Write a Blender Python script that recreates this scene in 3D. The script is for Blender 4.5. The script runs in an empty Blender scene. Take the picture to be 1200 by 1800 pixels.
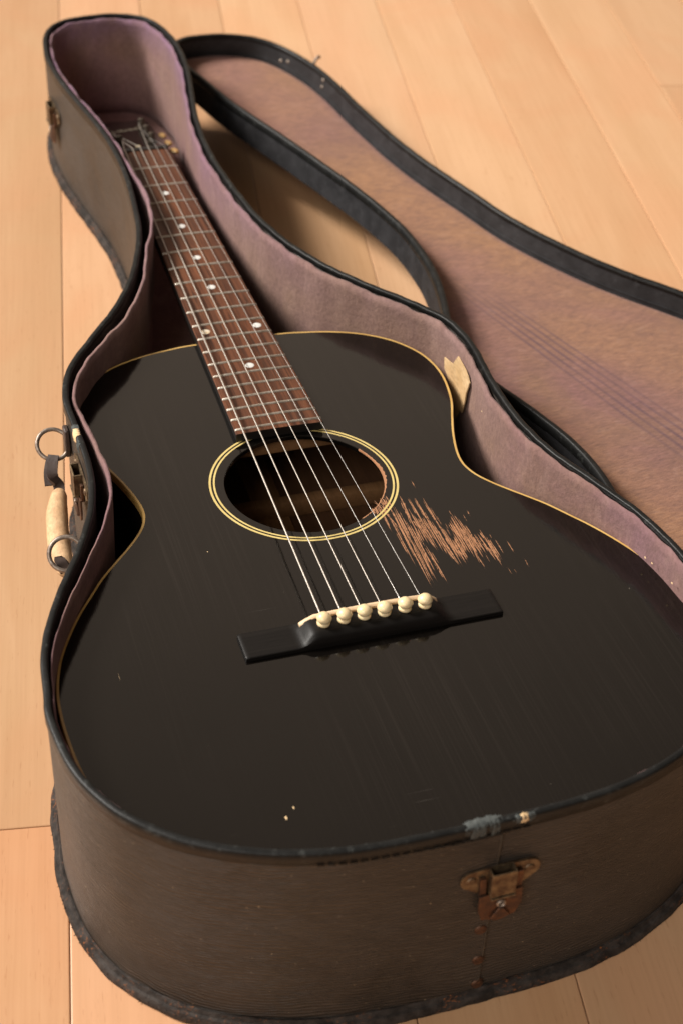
import bpy, bmesh, math, random
import numpy as np
from mathutils import Matrix, Vector

random.seed(7)
rng = np.random.default_rng(11)
scene = bpy.context.scene
C = scene.collection

# ------------------------------------------------------------------ camera
CAM_POS = (-0.237984604946124, -0.6229593303168127, 0.7628495764308193)
CAM_ROWS = [[0.9537877810211481, -0.2981307771963305, 0.037508778480051394],
            [-0.1660876500475092, -0.6270991315409151, -0.7610266563809219],
            [0.2504071909439696, 0.7196281810135995, -0.647635329344075]]
R_ = np.array(CAM_ROWS)
cam_d = bpy.data.cameras.new('camera')
cam = bpy.data.objects.new('camera', cam_d)
C.objects.link(cam)
rot = np.array([R_[0], -R_[1], -R_[2]]).T
cam.matrix_world = Matrix([list(rot[0]) + [CAM_POS[0]], list(rot[1]) + [CAM_POS[1]], list(rot[2]) + [CAM_POS[2]], [0, 0, 0, 1]])
cam_d.sensor_fit = 'VERTICAL'
cam_d.sensor_height = 36.0
cam_d.sensor_width = 24.0
cam_d.lens = 2821.41 / 1800 * 36.0
cam_d.clip_start = 0.02
cam_d.clip_end = 100
cam_d.dof.use_dof = True
cam_d.dof.focus_distance = 1.0
cam_d.dof.aperture_fstop = 9.0
scene.camera = cam

# ------------------------------------------------------------------ world, lamps, exposure
world = bpy.data.worlds.new('World')
scene.world = world
world.use_nodes = True
wt = world.node_tree
bg = wt.nodes['Background']
# an even, warm room that grows brighter towards its pale far side
tc = wt.nodes.new('ShaderNodeTexCoord')
dt = wt.nodes.new('ShaderNodeVectorMath'); dt.operation = 'DOT_PRODUCT'
dt.inputs[1].default_value = Vector((.20, .85, .49)).normalized()
mx = wt.nodes.new('ShaderNodeMath'); mx.operation = 'MAXIMUM'; mx.inputs[1].default_value = 0.0
pw = wt.nodes.new('ShaderNodeMath'); pw.operation = 'POWER'; pw.inputs[1].default_value = 11.0
ma = wt.nodes.new('ShaderNodeMath'); ma.operation = 'MULTIPLY_ADD'; ma.inputs[1].default_value = 0.58; ma.inputs[2].default_value = 0.12
wt.links.new(tc.outputs['Generated'], dt.inputs[0]); wt.links.new(dt.outputs['Value'], mx.inputs[0])
wt.links.new(mx.outputs[0], pw.inputs[0]); wt.links.new(pw.outputs[0], ma.inputs[0]); wt.links.new(ma.outputs[0], bg.inputs['Strength'])
bg.inputs['Color'].default_value = (1.0, 0.78, 0.60, 1)

def area_lamp(name, pos, target, size, size_y, power, color):
    d = bpy.data.lights.new(name, 'AREA')
    d.shape = 'RECTANGLE'
    d.size, d.size_y, d.energy, d.color = size, size_y, power, color
    o = bpy.data.objects.new(name, d)
    C.objects.link(o)
    o.location = pos
    o.rotation_euler = (Vector(target) - Vector(pos)).to_track_quat('-Z', 'Y').to_euler()
    return o
# daylight from a window to the left of the case, a little behind it
area_lamp('window_light', (-3.9, 2.7, 4.2), (0.1, 0.3, 0.1), 1.6, 1.8, 740, (1.0, 0.95, 0.88))
# broad fill lamp, added near the camera to lift shade at the tail
area_lamp('soft_fill_light', (-2.6, -2.6, 3.0), (0.1, 0.0, 0.1), 2.2, 2.0, 110, (1.0, 0.94, 0.86))
scene.view_settings.view_transform = 'Standard'
scene.view_settings.look = 'None'
scene.view_settings.exposure = 0.0
scene.view_settings.gamma = 1.0
scene.view_settings.use_curve_mapping = False
scene.cycles.max_bounces = 8
scene.cycles.use_denoising = True

# ------------------------------------------------------------------ helpers
def link(o, parent=None):
    C.objects.link(o)
    if parent is not None:
        o.parent = parent
    return o

def mesh_obj(name, verts, faces, mat, parent=None, smooth=True, mats=None, fmat=None):
    me = bpy.data.meshes.new(name)
    me.from_pydata([tuple(map(float, v)) for v in verts], [], faces)
    if mats:
        for m in mats:
            me.materials.append(m)
        if fmat is not None:
            me.polygons.foreach_set('material_index', fmat)
    else:
        me.materials.append(mat)
    me.polygons.foreach_set('use_smooth', [smooth] * len(me.polygons))
    me.update()
    o = bpy.data.objects.new(name, me)
    return link(o, parent)

def sharpen(o, deg=35):
    me = o.data
    bm = bmesh.new()
    bm.from_mesh(me)
    bmesh.ops.recalc_face_normals(bm, faces=bm.faces)
    lim = math.radians(deg)
    for e in bm.edges:
        if len(e.link_faces) == 2:
            e.smooth = e.calc_face_angle(0) < lim
    bm.to_mesh(me)
    bm.free()
    return o

def bm_obj(name, bm, mat, parent=None, smooth=True, deg=35):
    bmesh.ops.recalc_face_normals(bm, faces=bm.faces)
    me = bpy.data.meshes.new(name)
    bm.to_mesh(me)
    bm.free()
    me.materials.append(mat)
    me.polygons.foreach_set('use_smooth', [smooth] * len(me.polygons))
    o = bpy.data.objects.new(name, me)
    link(o, parent)
    return sharpen(o, deg) if smooth else o

def empty(name, parent=None):
    o = bpy.data.objects.new(name, None)
    o.empty_display_size = 0.05
    return link(o, parent)

def tag(o, label=None, cat=None, group=None, kind=None):
    if label: o['label'] = label
    if cat: o['category'] = cat
    if group: o['group'] = group
    if kind: o['kind'] = kind
    return o

def dense(P, k, closed=True):
    P = np.asarray(P, float)
    m = len(P)
    out = []
    rng_ = range(m) if closed else range(m - 1)
    for i in rng_:
        if closed:
            p0, p1, p2, p3 = P[i - 1], P[i], P[(i + 1) % m], P[(i + 2) % m]
        else:
            p0, p1, p2, p3 = P[max(i - 1, 0)], P[i], P[i + 1], P[min(i + 2, m - 1)]
        for t in np.linspace(0, 1, k, endpoint=False):
            out.append(.5 * ((2 * p1) + (-p0 + p2) * t + (2 * p0 - 5 * p1 + 4 * p2 - p3) * t * t + (-p0 + 3 * p1 - 3 * p2 + p3) * t ** 3))
    if not closed:
        out.append(P[-1])
    return np.array(out)

def resample(P, n):
    Q = np.r_[P, P[:1]]
    L = np.r_[0, np.cumsum(np.linalg.norm(np.diff(Q, axis=0), axis=1))]
    t = np.linspace(0, L[-1], n, endpoint=False)
    return np.stack([np.interp(t, L, Q[:, k]) for k in range(P.shape[1])], 1)

def normals2(P):
    t = np.roll(P, -1, 0) - np.roll(P, 1, 0)
    t /= np.linalg.norm(t, axis=1)[:, None]
    return np.stack([t[:, 1], -t[:, 0]], 1)          # outward for a counter-clockwise outline

def loft(loops, closed_loop=True, closed_section=False):
    """loops: list of (n,3) arrays; returns verts, faces"""
    n = len(loops[0])
    verts = np.concatenate(loops)
    faces = []
    m = len(loops)
    for j in range(m if closed_section else m - 1):
        a, b = j * n, ((j + 1) % m) * n
        for i in range(n if closed_loop else n - 1):
            k = (i + 1) % n
            faces.append((a + i, a + k, b + k, b + i))
    return verts, faces

def tube_points(pts, rad, seg=8, cap=True):
    pts = np.asarray(pts, float)
    n = len(pts)
    rad = np.broadcast_to(np.asarray(rad, float), (n,))
    tang = np.gradient(pts, axis=0)
    tang /= np.linalg.norm(tang, axis=1)[:, None]
    ref = np.array([0, 0, 1.0]) if abs(tang[0][2]) < .9 else np.array([1.0, 0, 0])
    u = np.cross(tang[0], ref); u /= np.linalg.norm(u)
    loops = []
    for i in range(n):
        u = u - tang[i] * (u @ tang[i]); u /= np.linalg.norm(u)
        v = np.cross(tang[i], u)
        a = np.linspace(0, 2 * math.pi, seg, endpoint=False)
        loops.append(pts[i] + rad[i] * (np.cos(a)[:, None] * u + np.sin(a)[:, None] * v))
    verts, faces = loft(loops)
    faces = list(faces)
    if cap:
        faces.append(tuple(range(seg))[::-1])
        faces.append(tuple(range((n - 1) * seg, n * seg)))
    return verts, faces

def lathe(profile, seg=20):
    """profile list of (r,z), first/last may be r=0"""
    a = np.linspace(0, 2 * math.pi, seg, endpoint=False)
    loops = [np.stack([r * np.cos(a), r * np.sin(a), np.full(seg, z)], 1) for r, z in profile]
    v, f = loft(loops)
    f = list(f)
    if profile[0][0] > 0: f.append(tuple(range(seg))[::-1])
    if profile[-1][0] > 0: f.append(tuple(range((len(profile) - 1) * seg, len(profile) * seg)))
    return v, f

def box(bm, x0, x1, y0, y1, z0, z1, bev=0, M=None):
    vs = [bm.verts.new((x, y, z)) for z in (z0, z1) for y in (y0, y1) for x in (x0, x1)]
    fs = [(0, 2, 3, 1), (4, 5, 7, 6), (0, 1, 5, 4), (2, 6, 7, 3), (0, 4, 6, 2), (1, 3, 7, 5)]
    fc = [bm.faces.new([vs[i] for i in f]) for f in fs]
    if bev:
        es = list({e for f in fc for e in f.edges})
        r = bmesh.ops.bevel(bm, geom=es, offset=bev, segments=2, affect='EDGES', profile=.5)
        vs = list({v for f in bm.faces for v in f.verts}) if M is None else vs
    if M is not None:
        bmesh.ops.transform(bm, matrix=M, verts=[v for v in vs if v.is_valid])

def prism(bm, poly, z0, z1):
    a = [bm.verts.new((x, y, z0)) for x, y in poly]
    b = [bm.verts.new((x, y, z1)) for x, y in poly]
    n = len(poly)
    bm.faces.new(a[::-1]); bm.faces.new(b)
    for i in range(n):
        bm.faces.new((a[i], a[(i + 1) % n], b[(i + 1) % n], b[i]))

# ------------------------------------------------------------------ materials
class NT:
    def __init__(s, name):
        s.m = bpy.data.materials.new(name)
        s.m.use_nodes = True
        s.t = s.m.node_tree
        s.b = s.t.nodes['Principled BSDF']
    def n(s, typ, **kw):
        nd = s.t.nodes.new('ShaderNode' + typ)
        for k, v in kw.items():
            if k.startswith('_'):
                setattr(nd, k[1:], v)
            else:
                s.set(nd.inputs[k.replace('__', ' ')] if not k.startswith('i') or not k[1:].isdigit() else nd.inputs[int(k[1:])], v)
        return nd
    def set(s, sock, v):
        if hasattr(v, 'links') or isinstance(v, bpy.types.NodeSocket):
            s.t.links.new(v, sock)
        else:
            sock.default_value = v
    def P(s, **kw):
        for k, v in kw.items():
            s.set(s.b.inputs[k.replace('__', ' ')], v)
    def coords(s, scale=(1, 1, 1), kind='Object', loc=(0, 0, 0), rot=(0, 0, 0)):
        tc = s.n('TexCoord')
        mp = s.n('Mapping', Vector=tc.outputs[kind], Scale=scale, Location=loc, Rotation=rot)
        return mp.outputs[0]
    def noise(s, vec, scale, detail=4, rough=.55, dist=0):
        return s.n('TexNoise', Vector=vec, Scale=scale, Detail=detail, Roughness=rough, Distortion=dist).outputs['Fac']
    def ramp(s, fac, stops, interp='LINEAR'):
        r = s.n('ValToRGB', Fac=fac)
        cr = r.color_ramp
        cr.interpolation = interp
        while len(cr.elements) < len(stops):
            cr.elements.new(.5)
        for e, (p, c) in zip(cr.elements, stops):
            e.position = p
            e.color = (c, c, c, 1) if isinstance(c, (int, float)) else (*c, 1)
        return r.outputs[0]
    def mix(s, fac, a, b, blend='MIX'):
        m = s.n('Mix', _data_type='RGBA', _blend_type=blend)
        s.set(m.inputs['Factor'], fac)
        for sock, v in ((m.inputs[6], a), (m.inputs[7], b)):
            s.set(sock, (*v, 1) if isinstance(v, tuple) and len(v) == 3 else v)
        return m.outputs[2]
    def math(s, op, a, b=0.0):
        m = s.n('Math', _operation=op)
        s.set(m.inputs[0], a); s.set(m.inputs[1], b)
        return m.outputs[0]
    def bump(s, h, strength=.3, dist=.001, normal=None):
        b = s.n('Bump', Height=h, Strength=strength, Distance=dist)
        if normal is not None: s.set(b.inputs['Normal'], normal)
        return b.outputs[0]

def mat_floor():
    k = NT('maple_floor')
    oi = k.n('ObjectInfo')
    rnd = oi.outputs['Random']
    tc = k.n('TexCoord')
    off = k.n('CombineXYZ', X=k.math('MULTIPLY', rnd, 37.0), Y=k.math('MULTIPLY', rnd, 91.0), Z=k.math('MULTIPLY', rnd, 13.0))
    add = k.n('VectorMath', _operation='ADD'); k.set(add.inputs[0], tc.outputs['Object']); k.set(add.inputs[1], off.outputs[0])
    def mp(sc): return k.n('Mapping', Vector=add.outputs[0], Scale=sc).outputs[0]
    broad = k.noise(mp((14, 1.6, 1)), 1.0, 3, .5, .6)
    fig = k.noise(mp((7, 5.5, 1)), 1.0, 2, .5, 1.2)
    fine = k.noise(mp((420, 9, 1)), 1.0, 3, .6)
    speck = k.noise(mp((700, 70, 1)), 1.0, 2, .6)
    base = k.ramp(broad, [(.30, (.585, .350, .190)), (.52, (.635, .390, .222)), (.72, (.560, .320, .168))])
    base = k.mix(k.ramp(fig, [(.42, 0.0), (.66, .55)]), base, (.625, .335, .180))
    base = k.mix(k.ramp(fine, [(.33, .24), (.60, 0.0)]), base, (.48, .265, .135))
    base = k.mix(k.ramp(speck, [(.28, .35), (.36, 0.0)]), base, (.40, .19, .085))
    tone = k.ramp(rnd, [(0, (.88, .83, .79)), (.5, (1, .98, .96)), (1, (1.06, 1.08, 1.13))])
    base = k.mix(1.0, base, tone, 'MULTIPLY')
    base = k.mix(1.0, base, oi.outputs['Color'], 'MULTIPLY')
    wear = k.noise(mp((22, 22, 1)), 1.0, 5, .6)
    k.P(Base__Color=base, Roughness=k.ramp(wear, [(.35, .30), (.7, .44)]), Specular__IOR__Level=.45)
    k.P(Normal=k.bump(k.math('ADD', fine, k.math('MULTIPLY', wear, .8)), .10, .0006))
    return k.m

def mat_plain(name, col, rough=.5, metal=0.0, spec=.5, noise=None, bump=0, bscale=300, coat=0):
    k = NT(name)
    v = k.coords()
    c = (*col, 1)
    if noise:
        f = k.noise(v, noise[0], 5, .6)
        c = k.mix(k.ramp(f, [(.35, 0.0), (.68, 1.0)]), col, noise[1])
    k.P(Base__Color=c, Roughness=rough, Metallic=metal, Specular__IOR__Level=spec, Coat__Weight=coat)
    if bump:
        k.P(Normal=k.bump(k.noise(v, bscale, 5, .6), bump, .0008))
    return k.m

def mat_shell():
    k = NT('case_fibreboard')
    v = k.coords()
    geo = k.n('SeparateXYZ', Vector=v)
    wob = k.noise(k.coords((1, 1, 2)), 18, 3, .5)
    wob2 = k.noise(k.coords((1, 1, 8)), 95, 2, .5)
    zz = k.math('ADD', geo.outputs[2], k.math('ADD', k.math('MULTIPLY', wob, .012), k.math('MULTIPLY', wob2, .0016)))
    rip = k.math('SINE', k.math('MULTIPLY', zz, 2900.0))
    fine = k.noise(k.coords((300, 300, 1500)), 1.0, 3, .6)
    blot = k.noise(v, 14, 5, .6, .4)
    col = k.mix(k.ramp(blot, [(.35, 0.0), (.7, 1.0)]), (.034, .0275, .0225), (.062, .050, .041))
    col = k.mix(k.ramp(rip, [(.1, .5), (.9, 0.0)]), col, (.012, .008, .0055))
    spk = k.noise(v, 520, 2, .5)
    col = k.mix(k.ramp(spk, [(.735, 0.0), (.765, .8)]), col, (.42, .33, .22))
    k.P(Base__Color=col, Roughness=k.ramp(blot, [(.3, .36), (.7, .54)]), Specular__IOR__Level=.5)
    h = k.math('ADD', k.math('MULTIPLY', rip, .5), k.math('MULTIPLY', fine, .6))
    k.P(Normal=k.bump(h, .7, .0007))
    return k.m

def mat_leather(name, col=(.0085, .0086, .0084), light=(.048, .050, .048), rough=.42):
    k = NT(name)
    v = k.coords()
    f = k.noise(v, 60, 6, .65)
    scuff = k.noise(v, 170, 6, .7)
    c = k.mix(k.ramp(f, [(.4, 0.0), (.75, 1.0)]), col, tuple(x * 1.9 for x in col))
    c = k.mix(k.ramp(scuff, [(.57, 0.0), (.68, .8)]), c, light)
    k.P(Base__Color=c, Roughness=rough, Specular__IOR__Level=.22)
    k.P(Normal=k.bump(k.noise(v, 420, 5, .6), .35, .0006))
    return k.m

def mat_felt(name, lid=False):
    k = NT(name)
    v = k.coords()
    b1 = k.noise(v, 9, 5, .6, .5)
    b2 = k.noise(v, 3.2, 3, .5)
    fz = k.noise(k.coords((300, 300, 260)) if not lid else k.coords((120, 480, 300)), 1.0, 4, .7)
    nap = k.noise(k.coords((60, 60, 25)) if not lid else k.coords((55, 105, 30)), 1.0, 4, .65, .8)
    col = k.mix(k.ramp(b1, [(.36, 0.0), (.64, 1.0)]), (.245, .145, .108), (.240, .130, .142))
    if lid:
        col = k.mix(k.ramp(k.noise(v, 6, 4, .6, .8), [(.50, 0.0), (.68, .6)]), col, (.215, .122, .140))
        col = k.mix(k.ramp(b2, [(.40, 0.0), (.60, .85)]), col, (.36, .205, .115))
    else:
        col = k.mix(k.ramp(b2, [(.45, 0.0), (.68, .7)]), col, (.25, .165, .12))
    att = k.n('Attribute', _attribute_name='tint')
    tw = k.math('MULTIPLY', att.outputs['Fac'], k.ramp(k.noise(v, 26, 4, .6), [(.30, .25), (.6, 1.0)]))
    col = k.mix(tw, col, (.215, .125, .205))
    if lid:
        # the row of dark lines that six strings have pressed into the plush
        sp = k.n('SeparateXYZ', Vector=v)
        x, y = sp.outputs[0], sp.outputs[1]
        yc = k.math('SUBTRACT', .42, y)
        ctr = k.math('ADD', -.040, k.math('MULTIPLY', yc, .055))
        pit = k.math('ADD', .0065, k.math('MULTIPLY', yc, .012))
        u = k.math('DIVIDE', k.math('SUBTRACT', x, ctr), pit)
        st = k.math('COSINE', k.math('MULTIPLY', u, 2 * math.pi))
        band = k.ramp(k.math('ABSOLUTE', k.math('DIVIDE', u, 3.2)), [(.55, 1.0), (1.0, 0.0)])
        fade = k.ramp(k.math('MULTIPLY', yc, 2.2), [(.02, 0.0), (.22, 1.0)])
        br = k.ramp(k.noise(v, 14, 4, .6), [(.3, .35), (.6, 1.0)])
        m = k.math('MULTIPLY', k.math('MULTIPLY', k.ramp(st, [(.05, 0.18), (.85, 1.0)]), band), k.math('MULTIPLY', fade, br))
        col = k.mix(k.math('MULTIPLY', m, .78), col, (.085, .055, .095))
    if lid:
        col = k.mix(1.0, col, (1.22, 1.12, .98), 'MULTIPLY')
    col = k.mix(k.ramp(nap, [(.34, .38), (.62, 0.0)]), col, (.155, .09, .08))
    col = k.mix(k.ramp(nap, [(.55, 0.0), (.75, .4)]), col, (.33, .215, .185))
    col = k.mix(k.ramp(fz, [(.3, .5), (.62, 0.0)]), col, (.12, .072, .064))
    k.P(Base__Color=col, Roughness=.95, Specular__IOR__Level=.1, Sheen__Weight=.15, Sheen__Roughness=.45)
    k.b.inputs['Sheen Tint'].default_value = (.85, .66, .66, 1)
    k.P(Normal=k.bump(k.math('ADD', fz, k.math('MULTIPLY', b1, .6)), .55, .0012))
    return k.m

def mat_lacquer():
    k = NT('black_lacquer')
    v = k.coords()
    grain = k.noise(k.coords((620, 5, 1)), 1.0, 3, .6)
    wide = k.noise(k.coords((60, 3, 1)), 1.0, 3, .5)
    cloud = k.noise(v, 11, 4, .55)
    nick = k.noise(k.coords((420, 190, 1)), 1.0, 2, .5)
    nickm = k.math('MULTIPLY', k.ramp(nick, [(.775, 0.0), (.79, 1.0)]), k.ramp(k.noise(v, 18, 3, .5), [(.5, 0.0), (.62, 1.0)]))
    col = k.mix(k.ramp(cloud, [(.35, 0.0), (.7, 1.0)]), (.0030, .0024, .0020), (.0042, .0033, .0027))
    streak = k.math('MULTIPLY', k.ramp(k.noise(k.coords((900, 7, 1)), 1.0, 3, .6), [(.50, 0.0), (.68, 1.0)]), k.ramp(k.noise(k.coords((9, 4, 1)), 1.0, 3, .5), [(.42, 0.0), (.62, .8)]))
    col = k.mix(streak, col, (.0095, .0076, .0064))
    scr = k.math('MULTIPLY', k.ramp(k.noise(k.coords((26, 900, 1), rot=(0, 0, .5)), 1.0, 2, .5), [(.735, 0.0), (.76, 1.0)]), k.ramp(k.noise(k.coords((14, 14, 1), loc=(3, 1, 0)), 1.0, 3, .5), [(.54, 0.0), (.66, .55)]))
    col = k.mix(scr, col, (.05, .045, .04))
    col = k.mix(nickm, col, (.22, .19, .15))
    k.P(Base__Color=col, Roughness=k.ramp(k.math('ADD', k.math('MULTIPLY', cloud, .6), k.math('MULTIPLY', grain, .4)), [(.3, .045), (.7, .12)]), Specular__IOR__Level=.5)
    h = k.math('ADD', k.math('MULTIPLY', grain, .45), k.math('MULTIPLY', wide, .55))
    fing = k.noise(k.coords((2300, 11, 1)), 1.0, 3, .65)
    h = k.math('ADD', h, k.math('MULTIPLY', fing, .45))
    k.P(Normal=k.bump(h, .07, .0005))
    return k.m

def mat_rosewood():
    k = NT('rosewood')
    s1 = k.noise(k.coords((260, 7, 60)), 1.0, 4, .6)
    s2 = k.noise(k.coords((1100, 26, 100)), 1.0, 3, .6)
    pat = k.noise(k.coords((30, 9, 10)), 1.0, 3, .5)
    c = k.ramp(s1, [(.30, (.035, .012, .006)), (.50, (.135, .046, .021)), (.70, (.20, .078, .037))])
    c = k.mix(k.ramp(pat, [(.40, .45), (.6, 0.0)]), c, (.055, .027, .018))
    c = k.mix(k.ramp(s2, [(.32, .75), (.47, 0.0)]), c, (.018, .008, .005))
    k.P(Base__Color=c, Roughness=.52, Specular__IOR__Level=.25)
    k.P(Normal=k.bump(s2, .25, .0005))
    return k.m

def mat_wood(name, a, b, sc=(40, 4, 40), rough=.6, spec=.5):
    k = NT(name)
    f = k.noise(k.coords(sc), 1.0, 4, .6)
    g = k.noise(k.coords((sc[0] * 9, sc[1] * 3, sc[2] * 9)), 1.0, 3, .6)
    c = k.mix(k.ramp(f, [(.35, 0.0), (.65, 1.0)]), a, b)
    c = k.mix(k.ramp(g, [(.35, .4), (.55, 0.0)]), c, tuple(x * .55 for x in a))
    k.P(Base__Color=c, Roughness=rough, Specular__IOR__Level=spec)
    k.P(Normal=k.bump(g, .2, .0004))
    return k.m

def mat_ivory():
    k = NT('aged_ivoroid')
    v = k.coords()
    f = k.noise(v, 180, 4, .6)
    c = k.mix(k.ramp(f, [(.35, 0.0), (.7, 1.0)]), (.76, .58, .32), (.82, .67, .42))
    k.P(Base__Color=c, Roughness=.32, Subsurface__Weight=.06, Subsurface__Scale=.003)
    return k.m

def mat_metal(name, col, col2, rough=.38, sc=260):
    k = NT(name)
    v = k.coords()
    f = k.noise(v, sc, 6, .65)
    g = k.noise(v, sc * 3.5, 4, .6)
    c = k.mix(k.ramp(f, [(.38, 0.0), (.62, 1.0)]), col, col2)
    k.P(Base__Color=c, Metallic=.85, Roughness=k.ramp(g, [(.3, rough), (.7, rough + .25)]))
    k.P(Normal=k.bump(g, .25, .0004))
    return k.m

def mat_trim():
    k = NT('raw_leather_trim')
    v = k.coords()
    f = k.noise(v, 130, 6, .65)
    g = k.noise(k.coords((1, 1, 1.6)), 430, 5, .65)
    c = k.mix(k.ramp(f, [(.40, 0.0), (.62, 1.0)]), (.020, .016, .014), (.055, .045, .04))
    c = k.mix(k.math('MULTIPLY', k.ramp(g, [(.55, 0.0), (.66, 1.0)]), k.ramp(k.noise(v, 38, 4, .6), [(.46, 0.0), (.6, 1.0)])), c, (.26, .095, .035))
    k.P(Base__Color=c, Roughness=.8, Specular__IOR__Level=.25)
    k.P(Normal=k.bump(g, .8, .0012))
    return k.m

MF = mat_floor()
M_SUB = mat_plain('subfloor_gap', (.12, .06, .03), .9)
M_SHELL = mat_shell()
M_RIM = mat_leather('rim_leather')
M_VAL = mat_leather('valance_leather', (.020, .0195, .021), (.052, .052, .056), .5)
M_FELT = mat_felt('plush_lining')
M_FELTL = mat_felt('lid_plush_lining', True)
M_TRIM = mat_trim()
M_LAC = mat_lacquer()
M_SIDE = mat_plain('dark_side_lacquer', (.014, .010, .008), .22)
M_ROSE = mat_rosewood()
M_EDGE = mat_plain('ebonised_edge', (.010, .008, .007), .45)
M_BRIDGE = mat_wood('ebonised_bridge', (.005, .0042, .0038), (.009, .0075, .0066), (8, 420, 420), .45, .22)
M_IVORY = mat_ivory()
M_BONE = mat_wood('aged_bone', (.72, .50, .30), (.78, .58, .37), (14, 300, 300), .5)
M_BIND = mat_plain('amber_binding', (.62, .40, .13), .35, noise=(60, (.50, .30, .09)))
M_RING = mat_plain('cream_rosette', (.66, .52, .20), .4, noise=(90, (.56, .42, .15)))
M_STR = mat_metal('string_steel', (.80, .78, .75), (.62, .59, .55), .22, 500)
M_WOUND = mat_metal('wound_string', (.60, .55, .49), (.46, .41, .36), .34, 900)
M_FRET = mat_metal('fret_nickel', (.62, .57, .50), (.42, .36, .29), .34, 400)
M_PEARL = mat_plain('pearl_dot', (.76, .75, .72), .25, noise=(400, (.60, .59, .57)))
M_PEARLO = mat_plain('stained_pearl_dot', (.74, .70, .62), .25, noise=(300, (.60, .42, .20)))
M_BRASS = mat_metal('tarnished_latch', (.095, .058, .038), (.24, .175, .105), .42, 170)
M_LEVER = mat_metal('rusted_lever', (.075, .047, .038), (.16, .080, .045), .45, 220)
M_STEEL = mat_metal('worn_steel_ring', (.40, .34, .29), (.20, .15, .12), .38, 200)
M_STRAP = mat_plain('strap_leather', (.035, .022, .018), .5, bump=.3, noise=(120, (.06, .038, .03)))
M_GRIP = mat_wood('rawhide_grip', (.50, .30, .155), (.64, .42, .235), (70, 110, 70), .75)
M_MAHOG = mat_wood('bare_mahogany', (.085, .036, .015), (.12, .055, .024), (60, 5, 60), .65)
M_SPRUCE = mat_wood('bare_spruce', (.22, .105, .040), (.28, .14, .058), (60, 6, 60), .65)
M_WEAR = mat_wood('worn_bare_wood', (.40, .180, .085), (.50, .245, .125), (1400, 40, 60), .6)
M_FLAKE = mat_wood('torn_card', (.50, .33, .165), (.62, .44, .25), (60, 60, 60), .85, .2)
M_THIN = mat_wood('thinned_lacquer', (.020, .012, .008), (.055, .026, .014), (900, 30, 60), .4)
M_CHIP = mat_wood('bare_basswood', (.70, .48, .25), (.76, .56, .33), (200, 200, 200), .8)
M_FRAY = mat_plain('frayed_cloth', (.028, .033, .033), .9, noise=(500, (.085, .092, .088)), bump=.8)
M_LAP = mat_plain('raw_board_edge', (.075, .054, .034), .8, noise=(200, (.03, .022, .015)))
M_BUTTON = mat_plain('amber_button', (.42, .25, .09), .35)
M_INK = mat_plain('logo_pearl', (.20, .165, .12), .5)
M_POST = mat_metal('dull_post', (.10, .08, .06), (.06, .05, .04), .45, 300)

# ------------------------------------------------------------------ floor
TH, PW, PO = 0.166, 0.0916, -0.18105
floor = None
bm = bmesh.new()
box(bm, -1.5, 2.2, -1.3, 2.8, -.03, -.0095)
floor = bm_obj('floor', bm, M_SUB, smooth=False)
tag(floor, 'pale maple strip floor running under the open guitar case', 'floor', kind='structure')
PL = 2.0
bm = bmesh.new()
box(bm, -PW / 2 + .00022, PW / 2 - .00022, -PL / 2 + .0002, PL / 2 - .0002, -.009, 0, bev=.0008)
bmesh.ops.recalc_face_normals(bm, faces=bm.faces)
plank_me = bpy.data.meshes.new('plank')
bm.to_mesh(plank_me); bm.free()
plank_me.materials.append(MF)
cs, sn = math.cos(TH), math.sin(TH)
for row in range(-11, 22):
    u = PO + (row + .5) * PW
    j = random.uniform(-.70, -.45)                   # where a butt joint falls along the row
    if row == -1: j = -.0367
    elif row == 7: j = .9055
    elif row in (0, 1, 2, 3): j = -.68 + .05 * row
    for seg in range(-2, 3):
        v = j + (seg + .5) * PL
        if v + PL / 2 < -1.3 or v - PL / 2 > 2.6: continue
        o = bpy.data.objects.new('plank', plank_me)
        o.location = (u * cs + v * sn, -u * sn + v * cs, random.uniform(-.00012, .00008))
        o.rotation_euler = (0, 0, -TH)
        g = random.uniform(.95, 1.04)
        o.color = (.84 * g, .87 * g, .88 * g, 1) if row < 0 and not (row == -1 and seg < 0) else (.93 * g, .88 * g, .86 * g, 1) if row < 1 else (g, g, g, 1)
        link(o, floor)

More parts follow.
